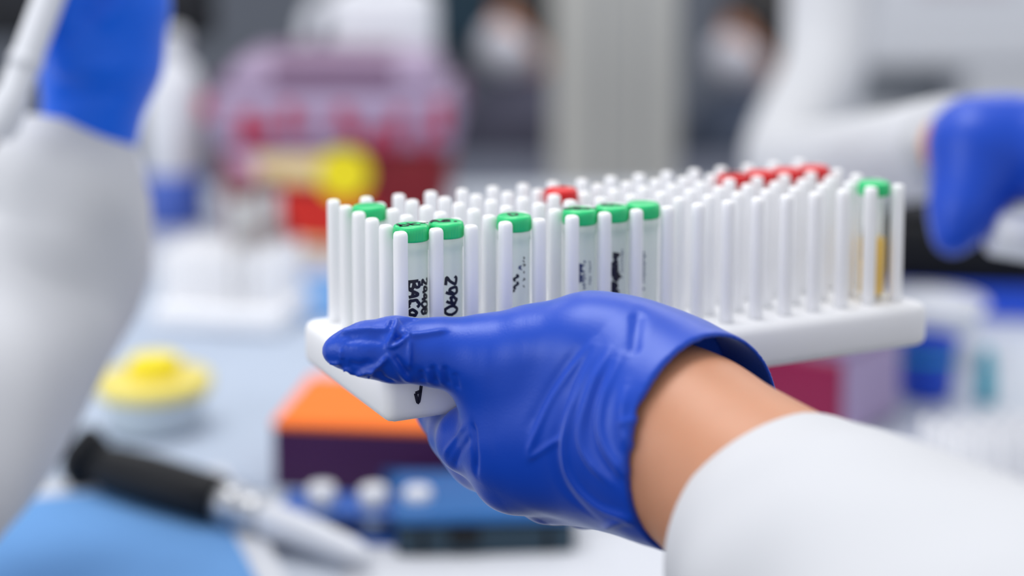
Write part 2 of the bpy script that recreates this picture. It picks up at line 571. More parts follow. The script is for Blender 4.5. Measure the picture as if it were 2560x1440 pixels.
GR = 'red capped tubes in the held rack'
def scrib(n, seed, ln=1.0):
    r = random.Random(seed); out = []
    for k in range(n):
        x = k * .62
        out.append([(x, r.uniform(.1, .5)), (x + .15, r.uniform(.6, 1)), (x + .3, r.uniform(0, .4)), (x + .5, r.uniform(.4, 1))])
        if r.random() < .5: out.append(arc(x + .3, r.uniform(.3, .7), .2, .25, 0, 330, 9))
    return out
def tiny(n, seed):
    r = random.Random(seed); out = []
    for k in range(n):
        x = k * .8
        if r.random() < .75: out.append([(x, r.uniform(.1, .4)), (x + .25, r.uniform(.5, .9)), (x + .5, r.uniform(.1, .5))])
    return out
mm = 0.001
sample_tube(well(0, 0), 'green capped tube nearest the thumb, marked BAC in black ink', M_GREEN, GG,
    write=[(strokes('BACo', .92), .9 * mm, 30.2 * mm, 3.8 * mm, 1.2 * mm, M_INK), (strokes('24408', .85), 5.7 * mm, 30.5 * mm, 3.2 * mm, 1.0 * mm, M_INK)],
    capwrite=(strokes('bk-', .8), 5.2 * mm, 1.0 * mm, (.9, .5), .35))
sample_tube(well(1, 0), 'green capped tube marked 2990, second from the thumb end of the rack', M_GREEN, GG,
    write=[(strokes('2990', .85), 1.9 * mm, 30.4 * mm, 4.3 * mm, 1.15 * mm, M_INK), (strokes('..', .8), -2.8 * mm, 31 * mm, 1.5 * mm, .4 * mm, M_INK)],
    capwrite=(strokes('A8.', .95), 4.4 * mm, 1.1 * mm, (1.3, .5), .1))
sample_tube(well(3, 0), 'lone green capped tube between gaps, marked with a D on its cap', M_GREEN, GG,
    write=[(strokes('~~.', 1.0), .6 * mm, 28.6 * mm, 2.8 * mm, .9 * mm, M_INK), (tiny(9, 3), 4.0 * mm, 35 * mm, 1.7 * mm, .4 * mm, M_INK), (strokes('w', 1), 2.4 * mm, 31.8 * mm, 1.8 * mm, .4 * mm, M_INKBLUE)],
    capwrite=(strokes('D', 1), 5.0 * mm, 1.1 * mm, (.4, .5), .4))
sample_tube(well(5, 0), 'green capped tube with blue print, leftmost of the three side by side', M_GREEN, GG,
    write=[(strokes('8848', .8), -.2 * mm, 30.0 * mm, 2.4 * mm, .8 * mm, M_INKBLUE), (tiny(9, 5), 1.8 * mm, 31 * mm, 1.6 * mm, .4 * mm, M_INKBLUE), (tiny(10, 6), 4.4 * mm, 33 * mm, 1.5 * mm, .4 * mm, M_INKBLUE)],
    capwrite=(strokes('w8o-', .75), 4.4 * mm, 1.2 * mm, (1.3, .5), .1))
sample_tube(well(6, 0), 'green capped tube with bold black scrawl, middle of the three side by side', M_GREEN, GG,
    write=[(scrib(6, 11), 1.6 * mm, 32.6 * mm, 4.6 * mm, 1.25 * mm, M_INK), (tiny(10, 8), 4.6 * mm, 34 * mm, 1.5 * mm, .4 * mm, M_INKBLUE)],
    capwrite=(strokes('B8w', .8), 3.0 * mm, .8 * mm, (1.2, .2), .0))
sample_tube(well(7, 0), 'green capped tube with faint thin print, rightmost of the three side by side', M_GREEN, GG,
    write=[(tiny(11, 9), .6 * mm, 32 * mm, 1.8 * mm, .5 * mm, M_INKBLUE)])
sample_tube(well(0, 3), 'green capped tube at the back left corner, behind bare white pegs', M_GREEN, GG)
sample_tube(well(15, 0), 'green capped tube of yellow liquid at the far right end', M_GREEN, GG,
    write=[(tiny(9, 19), -4.2 * mm, 31 * mm, 2.2 * mm, .7 * mm, M_INK)], liquid=M_YLIQ, lh=.0262, mb=M_TUBEC)
sample_tube(well(6, 3), 'lone bright red capped tube in the back half of the rack', M_RED, GR)
for k, (j, w_) in enumerate(zip((12, 13, 14, 15), ('leftmost red capped tube of the far right row, dark ink on its cap', 'second red capped tube of the far right row', 'third red capped tube of the far right row', 'rightmost red capped tube of the far right row'))):
    sample_tube(well(j, 3), w_, M_RED, GR, capwrite=((strokes('8Bw', .6), 4.6 * mm, 1.3 * mm, (1.0, .5), 0.2) if k == 0 else None))
# the ink mark on the front face of the held rack
def rack_mark():
    r = [o for o in bpy.data.objects if o.name == 'peg_rack'][0]
    q = P(1046, 985, 0.6)
    yl = -(5 * PIT / 2 + OVER)
    v = q - CP; v /= np.linalg.norm(v)
    fp = RC + RY * yl
    t = ((fp - CP) @ RY) / (v @ RY)
    hit = CP + v * t - RC
    x0, z0 = hit @ RX, hit[2]
    ln = [[(-.28, .1), (.0, -.75), (.3, .9)], [(-.28, .1), (.3, .25)]]
    ribbons('ink_mark', ln, .30, lambda a, b: ((x0 + a * .0042, yl, z0 + b * .0042), (0, -1, 0)), M_INK, r)
rack_mark()
# ------------------------------------------------------------------ the person whose hand holds the rack
def R_(px, py, d, r): return (P(px, py, d), r * 0.001)
def holder():
    base = P(2500, 1750, 0.42)
    who = empty('person', (0, 0, 0), 0, 'forearm in white coat sleeve, blue gloved hand gripping the held rack', 'person')
    A0, A1, A2 = P(1640, 1052, .590), P(2050, 1400, .530), P(2800, 1950, .36)
    # glove
    f = Field(P(800, 740, .60) - np.array([.012, .065, .105]), P(2020, 760, .60) + np.array([.010, .110, .016]), 0.00060)
    # thumb, lying along the top front edge of the rack
    f.chain([R_(838, 877, .5985, 4.6), R_(866, 874, .599, 7.0), R_(915, 873, .600, 9.8), R_(985, 874, .602, 11.6), R_(1110, 882, .604, 11.8)], .002)
    f.chain([R_(1110, 882, .604, 11.8), R_(1215, 897, .604, 15.3), R_(1340, 888, .601, 17.3), R_(1480, 882, .596, 19.0), R_(1552, 888, .593, 19.8)], .004)
    # wrist
    f.add(f.cone(A0, P(1690, 1090, .583), .0372, .0372), .012)
    f.add(f.cone(P(1480, 890, .596), P(1610, 1000, .590), .0195, .030), .010)
    # back of the hand: four metacarpals
    f.add(f.cone(P(1265, 1075, .604), P(1600, 1060, .592), .0150, .030), .012)
    f.add(f.cone(P(1275, 1170, .612), P(1600, 1130, .594), .0135, .027), .010)
    f.add(f.cone(P(1370, 1225, .626), P(1600, 1170, .602), .0125, .022), .010)
    f.add(f.cone(P(1460, 1245, .640), P(1620, 1210, .615), .0115, .017), .010)
    f.add(f.cone(P(1290, 960, .606), P(1320, 1120, .606), .016, .016), .012)
    # fingers under the rack
    f.chain([R_(1262, 1110, .606, 14.5), R_(1176, 1098, .618, 11.6), R_(1140, 1082, .643, 9.6), R_(1100, 1022, .670, 8.8), R_(1060, 985, .690, 7.6)], .005)
    f.chain([R_(1290, 1185, .616, 13.0), R_(1205, 1145, .640, 10.4), R_(1160, 1075, .666, 9.4), R_(1112, 1020, .694, 8.8), R_(1075, 985, .714, 7.6)], .008)
    f.chain([R_(1385, 1225, .634, 12.5), R_(1270, 1160, .660, 10.0), R_(1215, 1075, .684, 9.0), R_(1150, 1015, .712, 8.4), R_(1110, 985, .730, 7.4)], .003)
    f.chain([R_(1475, 1240, .645, 11.5), R_(1380, 1150, .676, 9.2), R_(1310, 1075, .700, 8.2), R_(1245, 1010, .722, 7.6), R_(1210, 985, .736, 6.8)], .003)
    # cuff: a flare that follows the forearm, hollow and cut slantwise
    C1 = P(1950, 1195, .560)
    f.add(f.cone(A0, C1, .0372, .0385), .004)
    n_ax = (A1 - A0) / np.linalg.norm(A1 - A0)
    inner = np.maximum(f.cone(A0, C1 + (C1 - A0) * .5, .0358, .0378, True), -f.plane(A0 - n_ax * .006, n_ax))
    f.sub(inner)
    a, b, c = P(1636, 930, .556), P(1700, 1290, .572), P(1985, 945, .605)
    nn = np.cross(b - a, c - a)
    if nn @ n_ax < 0: nn = -nn
    f.F = np.maximum(f.F, f.plane(a, nn))
    # keep out of the rack slab
    lx, ly = 8 * PIT + OVER, 2.5 * PIT + OVER
    dx = f.X - RC[0]; dy = f.Y - RC[1]
    qx = np.abs(dx * RX[0] + dy * RX[1]) - lx
    qy = np.abs(dx * RY[0] + dy * RY[1]) - ly
    qz = np.abs(f.Z - RC[2] - SLAB / 2) - SLAB / 2
    slab = np.maximum(np.maximum(qx, qy), qz).astype(np.float32)
    f.sub(slab - .0002)
    V, Q = f.mesh()
    V = relax(V, Q, 4, .5)
    # folds of the glove
    def folds(lst, gain=1.0):
        nonlocal V
        N = vnormals(V, Q)
        N = relax(N, Q, 4, .5)
        N /= np.linalg.norm(N, axis=1)[:, None] + 1e-9
        D = np.zeros_like(V)
        for pts, amp, sig in lst:
            D += fold(V, N, pts, amp * .001 * gain, sig * .001) - V
        V = V + D
    folds([
        # long folds over the back of the hand and the wrist
        ([(1485, 850), (1395, 975), (1338, 1090), (1318, 1148)], .9, 1.5),
        ([(1450, 865), (1372, 975), (1315, 1085)], -.6, 2.2),
        ([(1318, 1150), (1362, 1122), (1405, 1090)], .7, 1.2),
        ([(1490, 870), (1442, 990), (1415, 1080), (1412, 1150), (1440, 1215), (1500, 1268), (1580, 1292), (1685, 1296)], 1.5, 1.8),
        ([(1462, 890), (1420, 990), (1392, 1080), (1388, 1150), (1415, 1225), (1480, 1290)], -.9, 2.6),
        ([(1525, 875), (1478, 975), (1452, 1075), (1468, 1145), (1522, 1205)], 1.3, 1.7),
        ([(1552, 890), (1508, 990), (1500, 1080), (1536, 1155), (1608, 1225), (1650, 1245)], 1.4, 1.9),
        ([(1535, 900), (1488, 1000), (1478, 1080), (1505, 1160), (1560, 1215)], -.9, 2.2),
        ([(1596, 775), (1590, 830), (1582, 890)], -1.0, 2.4),
        ([(1566, 960), (1556, 1050), (1578, 1130), (1640, 1220)], 1.2, 2.0),
        ([(1545, 1060), (1585, 1050), (1615, 1040)], .6, 1.4),
        ([(1610, 980), (1596, 1060), (1614, 1140), (1660, 1225)], -1.0, 2.2),
        ([(1500, 1330), (1560, 1300), (1690, 1310)], .8, 1.6),
        # the finger
        ([(1165, 1060), (1135, 1100), (1108, 1140)], .7, 1.2),
        ([(1178, 1090), (1150, 1130), (1135, 1170)], -.7, 1.3),
        ([(1180, 1055), (1188, 1120), (1190, 1190)], -1.2, 1.3),
        # crook of the thumb
        ([(1052, 925), (1058, 955)], -.8, 1.1), ([(1082, 915), (1090, 960)], -.9, 1.2), ([(1110, 915), (1122, 965)], -.8, 1.2),
        ([(1068, 920), (1074, 960)], .6, 1.0), ([(1097, 915), (1106, 962)], .6, 1.0), ([(1136, 930), (1146, 975)], -.6, 1.2),
    ])
    folds([
        # loose tip of the thumb
        ([(845, 838), (880, 828), (925, 825), (985, 824)], 1.0, .9),
        ([(860, 850), (910, 845), (965, 850)], -.6, 1.8),
        ([(992, 795), (990, 815), (978, 845), (966, 872)], 1.2, .8),
        ([(966, 872), (992, 862), (1012, 848), (1026, 838)], 1.0, .8),
        ([(980, 800), (970, 815), (972, 822)], 1.0, .7),
        ([(1010, 826), (1018, 832), (1026, 838)], .8, .7),
        ([(985, 840), (995, 845), (1008, 838)], -1.1, 1.2),
        ([(1026, 838), (1060, 836), (1120, 826)], .9, 1.0),
        ([(1005, 810), (1020, 800), (1045, 795)], -.8, 1.4),
        ([(966, 890), (955, 905), (935, 920), (905, 930), (885, 934)], 1.3, .8),
        ([(885, 934), (870, 922), (858, 924)], .9, .7),
        ([(935, 918), (926, 930), (920, 945)], 1.0, .7),
        ([(850, 906), (838, 908), (822, 905)], .8, .7),
        ([(854, 900), (853, 885), (850, 875)], .5, .8),
        ([(968, 875), (985, 905), (1005, 935), (1030, 958)], .9, 1.0),
        ([(985, 885), (1005, 915), (1025, 940)], -.7, 1.3),
        ([(1025, 842), (1024, 880), (1022, 925)], .8, 1.0),
        ([(930, 905), (900, 915), (870, 910)], -.6, 1.6),
        ([(945, 925), (960, 945), (985, 958)], -.7, 1.2),
    ], 1.35)
    # fine unevenness of loose rubber near the thumb tip
    px, py, d = proj(V)
    N = vnormals(V, Q)
    w = np.clip((1010 - px) / 60, 0, 1) * .00005
    V = V + N * (w * (np.sin(V[:, 0] * 2300 + 3 * np.sin(V[:, 2] * 900)) * np.sin(V[:, 2] * 1900 + 2 * np.sin(V[:, 0] * 1100))))[:, None]
    mesh_obj('glove', V, Q, M_GLOVE, who)
    # forearm
    g = Field(np.minimum(A0, A2) - .06, np.maximum(A0, A2) + .06, 0.003)
    g.add(g.cone(P(1600, 1030, .592), P(1720, 1110, .578), .0290, .0305), .004)
    g.add(g.cone(P(1720, 1110, .578), P(2080, 1385, .532), .0305, .0375), .006)
    g.add(g.cone(P(2080, 1385, .532), A2, .0375, .0400), .006)
    V, Q = g.mesh()
    V = relax(V, Q, 2)
    V = np.vstack([V]); o = mesh_obj('forearm', V, Q, M_SKIN, who)
    # sleeve
    n = 46
    ax = spline([P(1985, 1375, .543), P(2120, 1470, .505), P(2400, 1660, .44), P(2800, 1950, .37), P(3300, 2300, .29)], n)
    rad = spline([[.0440], [.0475], [.0520], [.0545], [.056]], n)[:, 0]
    def wob(i, a):
        s = i / n
        return 1 + .020 * math.sin(2 * a + 5 * s) + .018 * math.sin(3 * a - 14 * s + 1) * min(1, s * 4) + .012 * math.sin(5 * a + 22 * s)* min(1, s * 4)
    path = list(ax); rr = list(rad)
    # folded hem: rim rolls inward
    t0 = ax[0] - ax[1]; t0 /= np.linalg.norm(t0)
    path = [ax[0] - t0 * .012, ax[0] - t0 * .002, ax[0] + t0 * .0012, ax[0] + t0 * .0016, ax[0] + t0 * .001] + path
    rr = [rad[0] - .004, rad[0] - .0036, rad[0] - .003, rad[0] - .0016, rad[0] - .0004] + rr
    V, F = sweep(path, rr, 72, lambda i, a: wob(max(0, i - 5), a), cap=False)
    mesh_obj('coat_sleeve', V, F, M_COAT, who)
holder()
# ------------------------------------------------------------------ on the bench
M_PADB = mat('blue_absorbent_paper', srgb(108, 156, 212), 0.9, 0.05, 30, spec=0.1, bump=0.3, bscale=300)
M_PADL = mat('pale_blue_absorbent_paper', srgb(176, 188, 206), 0.9, 0.04, 30, spec=0.1, bump=0.3, bscale=300)
M_PADW = mat('white_absorbent_paper', srgb(208, 211, 218), 0.9, 0.02, 30, spec=0.1, bump=0.3, bscale=300)
M_BLACK = mat('black_plastic', srgb(12, 15, 21), 0.5, 0.1, 60, spec=0.25)
M_WHITE = mat('white_plastic', srgb(222, 225, 232), 0.4, 0.02, 40)
M_STL = mat('brushed_steel', srgb(200, 202, 206), 0.3, 0.04, 80, metal=0.8)
M_YEL = mat('yellow_plastic', srgb(245, 225, 10), 0.4, 0.03, 60)
M_YELP = mat('pale_yellow_plastic', srgb(232, 216, 110), 0.4, 0.04, 60)
M_CUP = mat('milky_cup_plastic', srgb(205, 216, 222), 0.35, 0.04, 40, alpha=1.0)
M_ORANGE = mat('orange_card', srgb(252, 118, 14), 0.6, 0.04, 40)
M_PURPLE = mat('dark_purple_card', srgb(62, 6, 74), 0.5, 0.06, 40)
M_TEALD = mat('dark_teal_plastic', srgb(20, 52, 70), 0.4, 0.08, 40)
M_BLUE = mat('blue_plastic', srgb(14, 84, 170), 0.4, 0.06, 40)
M_GLB = mat('gloss_blue_film', srgb(30, 98, 165), 0.25, 0.05, 40)
M_CRIM = mat('crimson_plastic', srgb(138, 0, 66), 0.35, 0.05, 30)
M_LILAC = mat('lilac_plastic', srgb(170, 150, 188), 0.4, 0.05, 30)
def sheet(name, corners, m, label, border=None, z=TZ, th=0.0012, cat='pad'):
    """absorbent sheet lying on the bench, seen corners, slightly wavy"""
    c = [T(x, y, z) for x, y in corners]
    o = np.mean(c, axis=0)
    V = []; F = []; n = 14
    rnd = random.Random(len(label))
    ph = [rnd.uniform(0, 6) for _ in range(4)]
    def pt(u, v): return (c[0] * (1 - u) + c[1] * u) * (1 - v) + (c[3] * (1 - u) + c[2] * u) * v - o
    for k in (0, 1):
        for i in range(n + 1):
            for j in range(n + 1):
                p = pt(i / n, j / n)
                w = 0.0007 * (math.sin(9 * i / n + ph[0]) * math.sin(7 * j / n + ph[1]) + 1)
                V.append((p[0], p[1], (w + th if k else 0.0001)))
    st = (n + 1) ** 2
    for i in range(n):
        for j in range(n):
            a = i * (n + 1) + j
            F.append((a, a + 1, a + n + 2, a + n + 1))
            F.append((st + a, st + a + n + 1, st + a + n + 2, st + a + 1))
    for i in range(n):
        for (a, b) in ((i, i + 1), (n * (n + 1) + i, n * (n + 1) + i + 1), (i * (n + 1), (i + 1) * (n + 1)), (i * (n + 1) + n, (i + 1) * (n + 1) + n)):
            F.append((a, b, st + b, st + a))
    e = empty(name, (o[0], o[1], z), 0, label, cat)
    mesh_obj('sheet', V, F, m, e)
    if border:
        for side in (0, 1, 2, 3):
            w = border
            q = {0: [(0, 0), (1, 0), (1, w), (0, w)], 1: [(0, 1 - w), (1, 1 - w), (1, 1), (0, 1)], 2: [(0, w), (w, w), (w, 1 - w), (0, 1 - w)], 3: [(1 - w, w), (1, w), (1, 1 - w), (1 - w, 1 - w)]}[side]
            pv = [pt(*a) for a in q]
            VV = [(p[0], p[1], th + .0002) for p in pv] + [(p[0], p[1], th + .0018) for p in pv]
            mesh_obj('border', VV, [(3, 2, 1, 0), (4, 5, 6, 7), (0, 1, 5, 4), (1, 2, 6, 5), (2, 3, 7, 6), (3, 0, 4, 7)], M_PADW, e, smooth=False)
    return e
sheet('absorbent_pad', [(-420, 1600), (800, 1600), (560, 1180), (-260, 1270)], M_PADB, 'strong blue absorbent pad at the front left under the black pipette', 0.07, z=TZ + .0042)
sheet('absorbent_pad', [(20, 1195), (790, 1240), (1040, 720), (400, 668)], M_PADL, 'large pale blue absorbent pad under the yellow lidded cup')
sheet('absorbent_pad', [(860, 1600), (2400, 1600), (1900, 1300), (860, 1360)], M_PADW, 'white absorbent sheet along the front edge under the holding hand')
sheet('absorbent_pad', [(700, 798), (1300, 800), (1260, 690), (700, 690)], M_PADB, 'narrow blue absorbent pad between red sharps bin and held rack', z=TZ + .0042)
# pipette with a black handle
def pipette():
    a, b = T(205, 1150, TZ + .018 * K), T(560, 1255, TZ + .0165 * K)
    e = empty('pipette', (a[0], a[1], TZ), 0, 'black handled pipette with white shaft lying on the blue pad', 'pipette')
    e.scale = (K, K, K)
    o = np.array([a[0], a[1], TZ])
    c2 = (T(925, 1392, TZ + .0095 * K) - o) / K
    a, b, o = (a - o) / K, (b - o) / K, np.zeros(3)
    d = (b - a) / np.linalg.norm(b - a)
    L = np.linalg.norm(b - a)
    def sw(name, st, rr, m, seg=20): 
        V, F = sweep([a + d * s - o for s in st], rr, seg); return mesh_obj(name, V, F, m, e)
    sw('plunger_button', [-.004, -.002, .004, .008, .010], [.004, .0135, .0155, .0150, .008], M_BLACK)
    # finger hook standing up at the end
    V, F = sweep([a + d * .006 - o + np.array([0, 0, z]) for z in (0, .008, .015, .019)] , [.009, .0085, .0075, .003], 14)
    mesh_obj('finger_hook', V, F, M_BLACK, e)
    sw('handle', [.009, .012, .025, L * .5, L - .006, L], [.007, .0105, .0125, .0135, .0125, .009], M_BLACK)
    d2 = (c2 - b) / np.linalg.norm(c2 - b); L2 = np.linalg.norm(c2 - b)
    def sw2(name, st, rr, m, seg=18):
        V, F = sweep([b + d2 * s - o for s in st], rr, seg); return mesh_obj(name, V, F, m, e)
    sw2('collar', [-.002, .0, .006, .011, .012], [.006, .0095, .0105, .0095, .006], M_STL)
    sw2('ejector', [.012, .013, .018, .024, .026], [.006, .0095, .0100, .0090, .006], M_STL)
    sw2('shaft', [.026, .029, .05, L2 * .9, L2], [.006, .0085, .0080, .0055, .003], M_WHITE)
pipette()
# specimen cup with a yellow cap
def cup():
    c = T(372, 1108)
    e = empty('specimen_cup', (c[0], c[1] + .02 * K, TZ + .0030), 0, 'milky specimen cup with wide yellow lid behind the black pipette', 'cup')
    e.scale = (K, K, K)
    V, F = lathe([(.018, 0), (.025, .001), (.0265, .004), (.0310, .025), (.0320, .026), (.0300, .026), (.0245, .005), (.008, .003)], 40)
    mesh_obj('cup_body', V, F, M_CUP, e)
    V, F = lathe([(.033, .0235), (.0335, .0245), (.0335, .0305), (.032, .0320), (.016, .0325)], 40, lambda r, z, a, i: r * (1 - (.006 * (.5 + .5 * math.cos(30 * a)) if i in (1, 2) else 0)))
    lid = mesh_obj('lid', V, F, M_YELP, e)
    V, F = lathe([(.0155, .0322), (.0155, .0410), (.0140, .0430), (.004, .0435)], 32)
    mesh_obj('knob', V, F, M_YEL, lid, label='bright yellow raised centre')
cup()
# orange and purple carton
def carton():
    c = T(985, 1240)
    e = empty('carton', (c[0], c[1] + .045 * K, TZ), math.radians(-7), 'flat carton with orange top and dark purple side under the held rack', 'carton')
    e.scale = (K, K, K)
    bm_obj('body', box_bm(.120, .088, .034, .002, 2), M_PURPLE, e)
    bm_obj('lid', box_bm(.1205, .0885, .0035, .001, 2, c=(0, 0, .0342)), M_ORANGE, e)
    bm_obj('front_label', box_bm(.05, .0008, .010, c=(.025, -.0447, .004)), M_GLB, e)
carton()
# small blue rack of white capped vials in front of the carton
def vial_rack():
    c = T(850, 1372)
    e = empty('vial_rack', (c[0] + .012 * K, c[1] + .016 * K, TZ), math.radians(-6), 'small blue vial rack in front of the purple carton', 'rack')
    e.scale = (K, K, K)
    bm_obj('base', box_bm(.086, .030, .006, .002, 2), M_BLUE, e)
    bm_obj('top_plate', box_bm(.086, .030, .003, .001, 1, c=(0, 0, .014)), M_BLUE, e)
    for x in (-.040, .040): bm_obj('side', box_bm(.005, .030, .006, .001, 1, c=(x, 0, .009)), M_BLUE, e)
    labs = ['white stoppered vial at the left end of the small blue rack', 'white stoppered vial in the middle of the small blue rack', 'white stoppered vial at the right end of the small blue rack']
    for k, x in enumerate((-.022, .004, .026)):
        p = Matrix.Rotation(math.radians(-6), 4, 'Z') @ Vector((x, -.004, 0))
        v = empty('vial', (e.location[0] + p[0] * K, e.location[1] + p[1] * K, TZ + .0062 * K), 0, labs[k], 'vial', 'vials in the small blue rack')
        v.scale = (K, K, K)
        V, F = lathe([(.003, 0), (.0055, .001), (.006, .003), (.006, .0125), (.0045, .0135)], 20)
        mesh_obj('vial_body', V, F, M_CUP, v)
        V, F = lathe([(.0066, .0125), (.0070, .013), (.0070, .0195), (.006, .0208), (.002, .021)], 20)
        mesh_obj('stopper', V, F, M_WHITE, v)
vial_rack()
def tip_box():
    c = T(1205, 1398)
    e = empty('tip_box', (c[0], c[1] + .032 * K, TZ), math.radians(3), 'dark teal plastic box on the bench below the gloved fingers', 'box')
    e.scale = (K, K, K)
    bm_obj('body', box_bm(.086, .060, .016, .003, 2), M_TEALD, e)
    l = bm_obj('lid', box_bm(.088, .062, .006, .002, 2, c=(0, 0, .0165)), M_GLB, e)
    bm_obj('latch', box_bm(.014, .003, .008, .001, 1, c=(-.01, -.0312, .007)), M_BLACK, e)
    for k in (-1, 1): bm_obj('rib', box_bm(.003, .0016, .012, .0005, 1, c=(k * .03, -.0304, .002)), M_BLACK, e)
tip_box()
# crimson box to the right, under the held rack
def crimson_box():
    c = T(2085, 1105)
    e = empty('specimen_box', (c[0] - .005 * K, c[1] + .05 * K, TZ), math.radians(-38), 'crimson box with lilac side below the right end of the held rack', 'box')
    e.scale = (K, K, K)
    bm_obj('body', box_bm(.085, .075, .052, .006, 3), M_LILAC, e)
    bm_obj('front_panel', box_bm(.080, .004, .046, .0015, 1, c=(0, -.0378, .003)), M_CRIM, e)
    bm_obj('lid', box_bm(.088, .078, .008, .003, 2, c=(0, 0, .0525)), M_LILAC, e)
crimson_box()
# second rack, right, with blue and teal capped tubes
M_CLR2 = thin_clear('pale_teal_tube_plastic', srgb(190, 222, 226), 0.5)
def rack_at(center, rz, label, nj, ni):
    return peg_rack(label, center, rz, 'peg racks standing on the bench', nj, ni)
RZ2 = math.radians(14)
c = T(2500, 1370); RC2 = np.array([c[0] + .050, c[1] + .036, TZ])
rack_at(RC2, RZ2, 'white peg rack on the bench at the right edge, in front of the blue beaker', 13, 4)
def well2(RCx, rz, nj, ni, j, i):
    lx, ly = (nj - 1) * PIT, (ni - 1) * PIT
    x, y = (j + .5) * PIT - lx / 2, (i + .5) * PIT - ly / 2
    return RCx + np.array([x * math.cos(rz) - y * math.sin(rz), x * math.sin(rz) + y * math.cos(rz), SLAB])
# third rack, left, with brown and red capped tubes
RZ3 = math.radians(-12)
c = T(560, 842); RC3 = np.array([c[0], c[1] + .050, TZ + .0030])
rack_at(RC3, RZ3, 'white peg rack on the bench at the left, brown capped tubes in it', 8, 6)
rl = ['front one of the three brown capped tubes in the left rack', 'middle one of the three brown capped tubes in the left rack', 'back one of the three brown capped tubes in the left rack']
for k, (j, i) in enumerate(((4, 1), (4, 3), (5, 4))):
    tb = sample_tube(well2(RC3, RZ3, 8, 6, j, i), rl[k], M_BROWN, 'brown capped tubes in the left rack', liquid=mat('dark_blood_sample', srgb(96, 30, 34), .3), lh=.03); tb.scale = (1.15, 1.15, 2.1)
# ------------------------------------------------------------------ sharps bin
M_SRED = mat('sharps_red_plastic', srgb(118, 0, 16), 0.6, 0.05, 20)
M_MAUVE = mat('mauve_lid_plastic', srgb(160, 141, 170), 0.4, 0.04, 20)
M_MAUVED = mat('dark_mauve_plastic', srgb(114, 82, 110), 0.45, 0.05, 20)
M_PINK = mat('pink_label', srgb(204, 160, 190), 0.6, 0.03, 20)
M_CREAM = mat('cream_label', srgb(232, 208, 150), 0.6, 0.03, 20)
M_LRED = mat('label_red_print', srgb(170, 20, 60), 0.6, 0.05, 20)
M_ORED = mat('orange_red_label', srgb(205, 30, 12), 0.6, 0.05, 20)
def sharps():
    c = T(835, 632)
    k = 1 / 2840.0
    e = empty('sharps_bin', (c[0], c[1] + .075 * K, TZ), 0, 'red sharps bin with mauve lid and a yellow sticker behind the pegs', 'bin')
    e.scale = (K, K, K)
    yf = -.0755
    bm_obj('body', box_bm(.188, .132, .092, .014, 4, top=1.10), M_SRED, e, smooth=True)
    bm_obj('collar', box_bm(.214, .148, .052, .010, 3, c=(0, 0, .090), top=1.02), M_MAUVE, e, smooth=True)
    lid = bm_obj('lid', box_bm(.200, .136, .030, .012, 3, c=(0, 0, .142), top=.86), M_MAUVE, e, smooth=True)
    bm_obj('opening', box_bm(.105, .070, .008, .004, 2, c=(.0, -.012, .1685)), M_MAUVED, lid)
    bm_obj('drop_slot', box_bm(.110, .004, .018, .002, 1, c=(0, -.0650, .148), rot=Matrix.Rotation(.0, 4, 'X')), M_MAUVED, lid)
    for s in (-1, 1):
        bm_obj('lid_latch', box_bm(.008, .026, .030, .002, 1, c=(s * .1105, 0, .118)), M_MAUVED, e)
    def panel(name, pts, m, t=.0012, lab=None, y=None):
        # flat print standing on the front face
        V = []
        for dy in (0, -t):
            for px, py in pts:
                x = (px - 835) * k; z = (632 - py) * k
                yy = -.0665 - .0068 * min(1, z / .092) if z < .091 else -.0752
                V.append((x, yy - .0006 + dy - (y or 0), z))
        n = len(pts)
        F = [tuple(range(n)), tuple(range(2 * n - 1, n - 1, -1))] + [(i, (i + 1) % n, n + (i + 1) % n, n + i) for i in range(n)]
        bm = bmesh.new()
        vs = [bm.verts.new([float(q) for q in v]) for v in V]
        for f in F: bm.faces.new([vs[i] for i in f])
        return bm_obj(name, bm, m, e, label=lab)
    def circ(cx, cy, r, n=24): return [(cx + r * math.cos(2 * math.pi * i / n), cy + r * math.sin(2 * math.pi * i / n)) for i in range(n)]
    panel('label_panel', [(570, 380), (860, 380), (845, 462), (610, 445)], M_PINK)
    panel('cream_strip', [(640, 388), (850, 388), (850, 458), (655, 450)], M_CREAM, y=.0014)
    panel('warning_sticker', circ(862, 432, 66), M_YEL, y=.003, lab='round yellow sticker')
    panel('orange_label', [(690, 470), (930, 490), (930, 618), (730, 600)], M_ORED, y=.0014)
    panel('gold_strip', [(735, 600), (900, 612), (900, 626), (740, 622)], M_CREAM, y=.0014)
    # red lettering along the collar, too blurred in the picture to read
    for (x0, x1, y0, y1) in ((505, 535, 235, 290), (600, 650, 280, 352), (655, 690, 300, 345), (715, 745, 255, 330), (760, 778, 290, 330), (845, 880, 262, 330), (885, 905, 300, 352), (985, 1015, 270, 318), (965, 1000, 310, 372), (1085, 1120, 250, 330), (1050, 1080, 320, 375), (920, 950, 318, 372)):
        panel('lettering', [(x0, y0), (x1, y0), (x1, y1), (x0, y1)], M_LRED, y=.0004)
sharps()
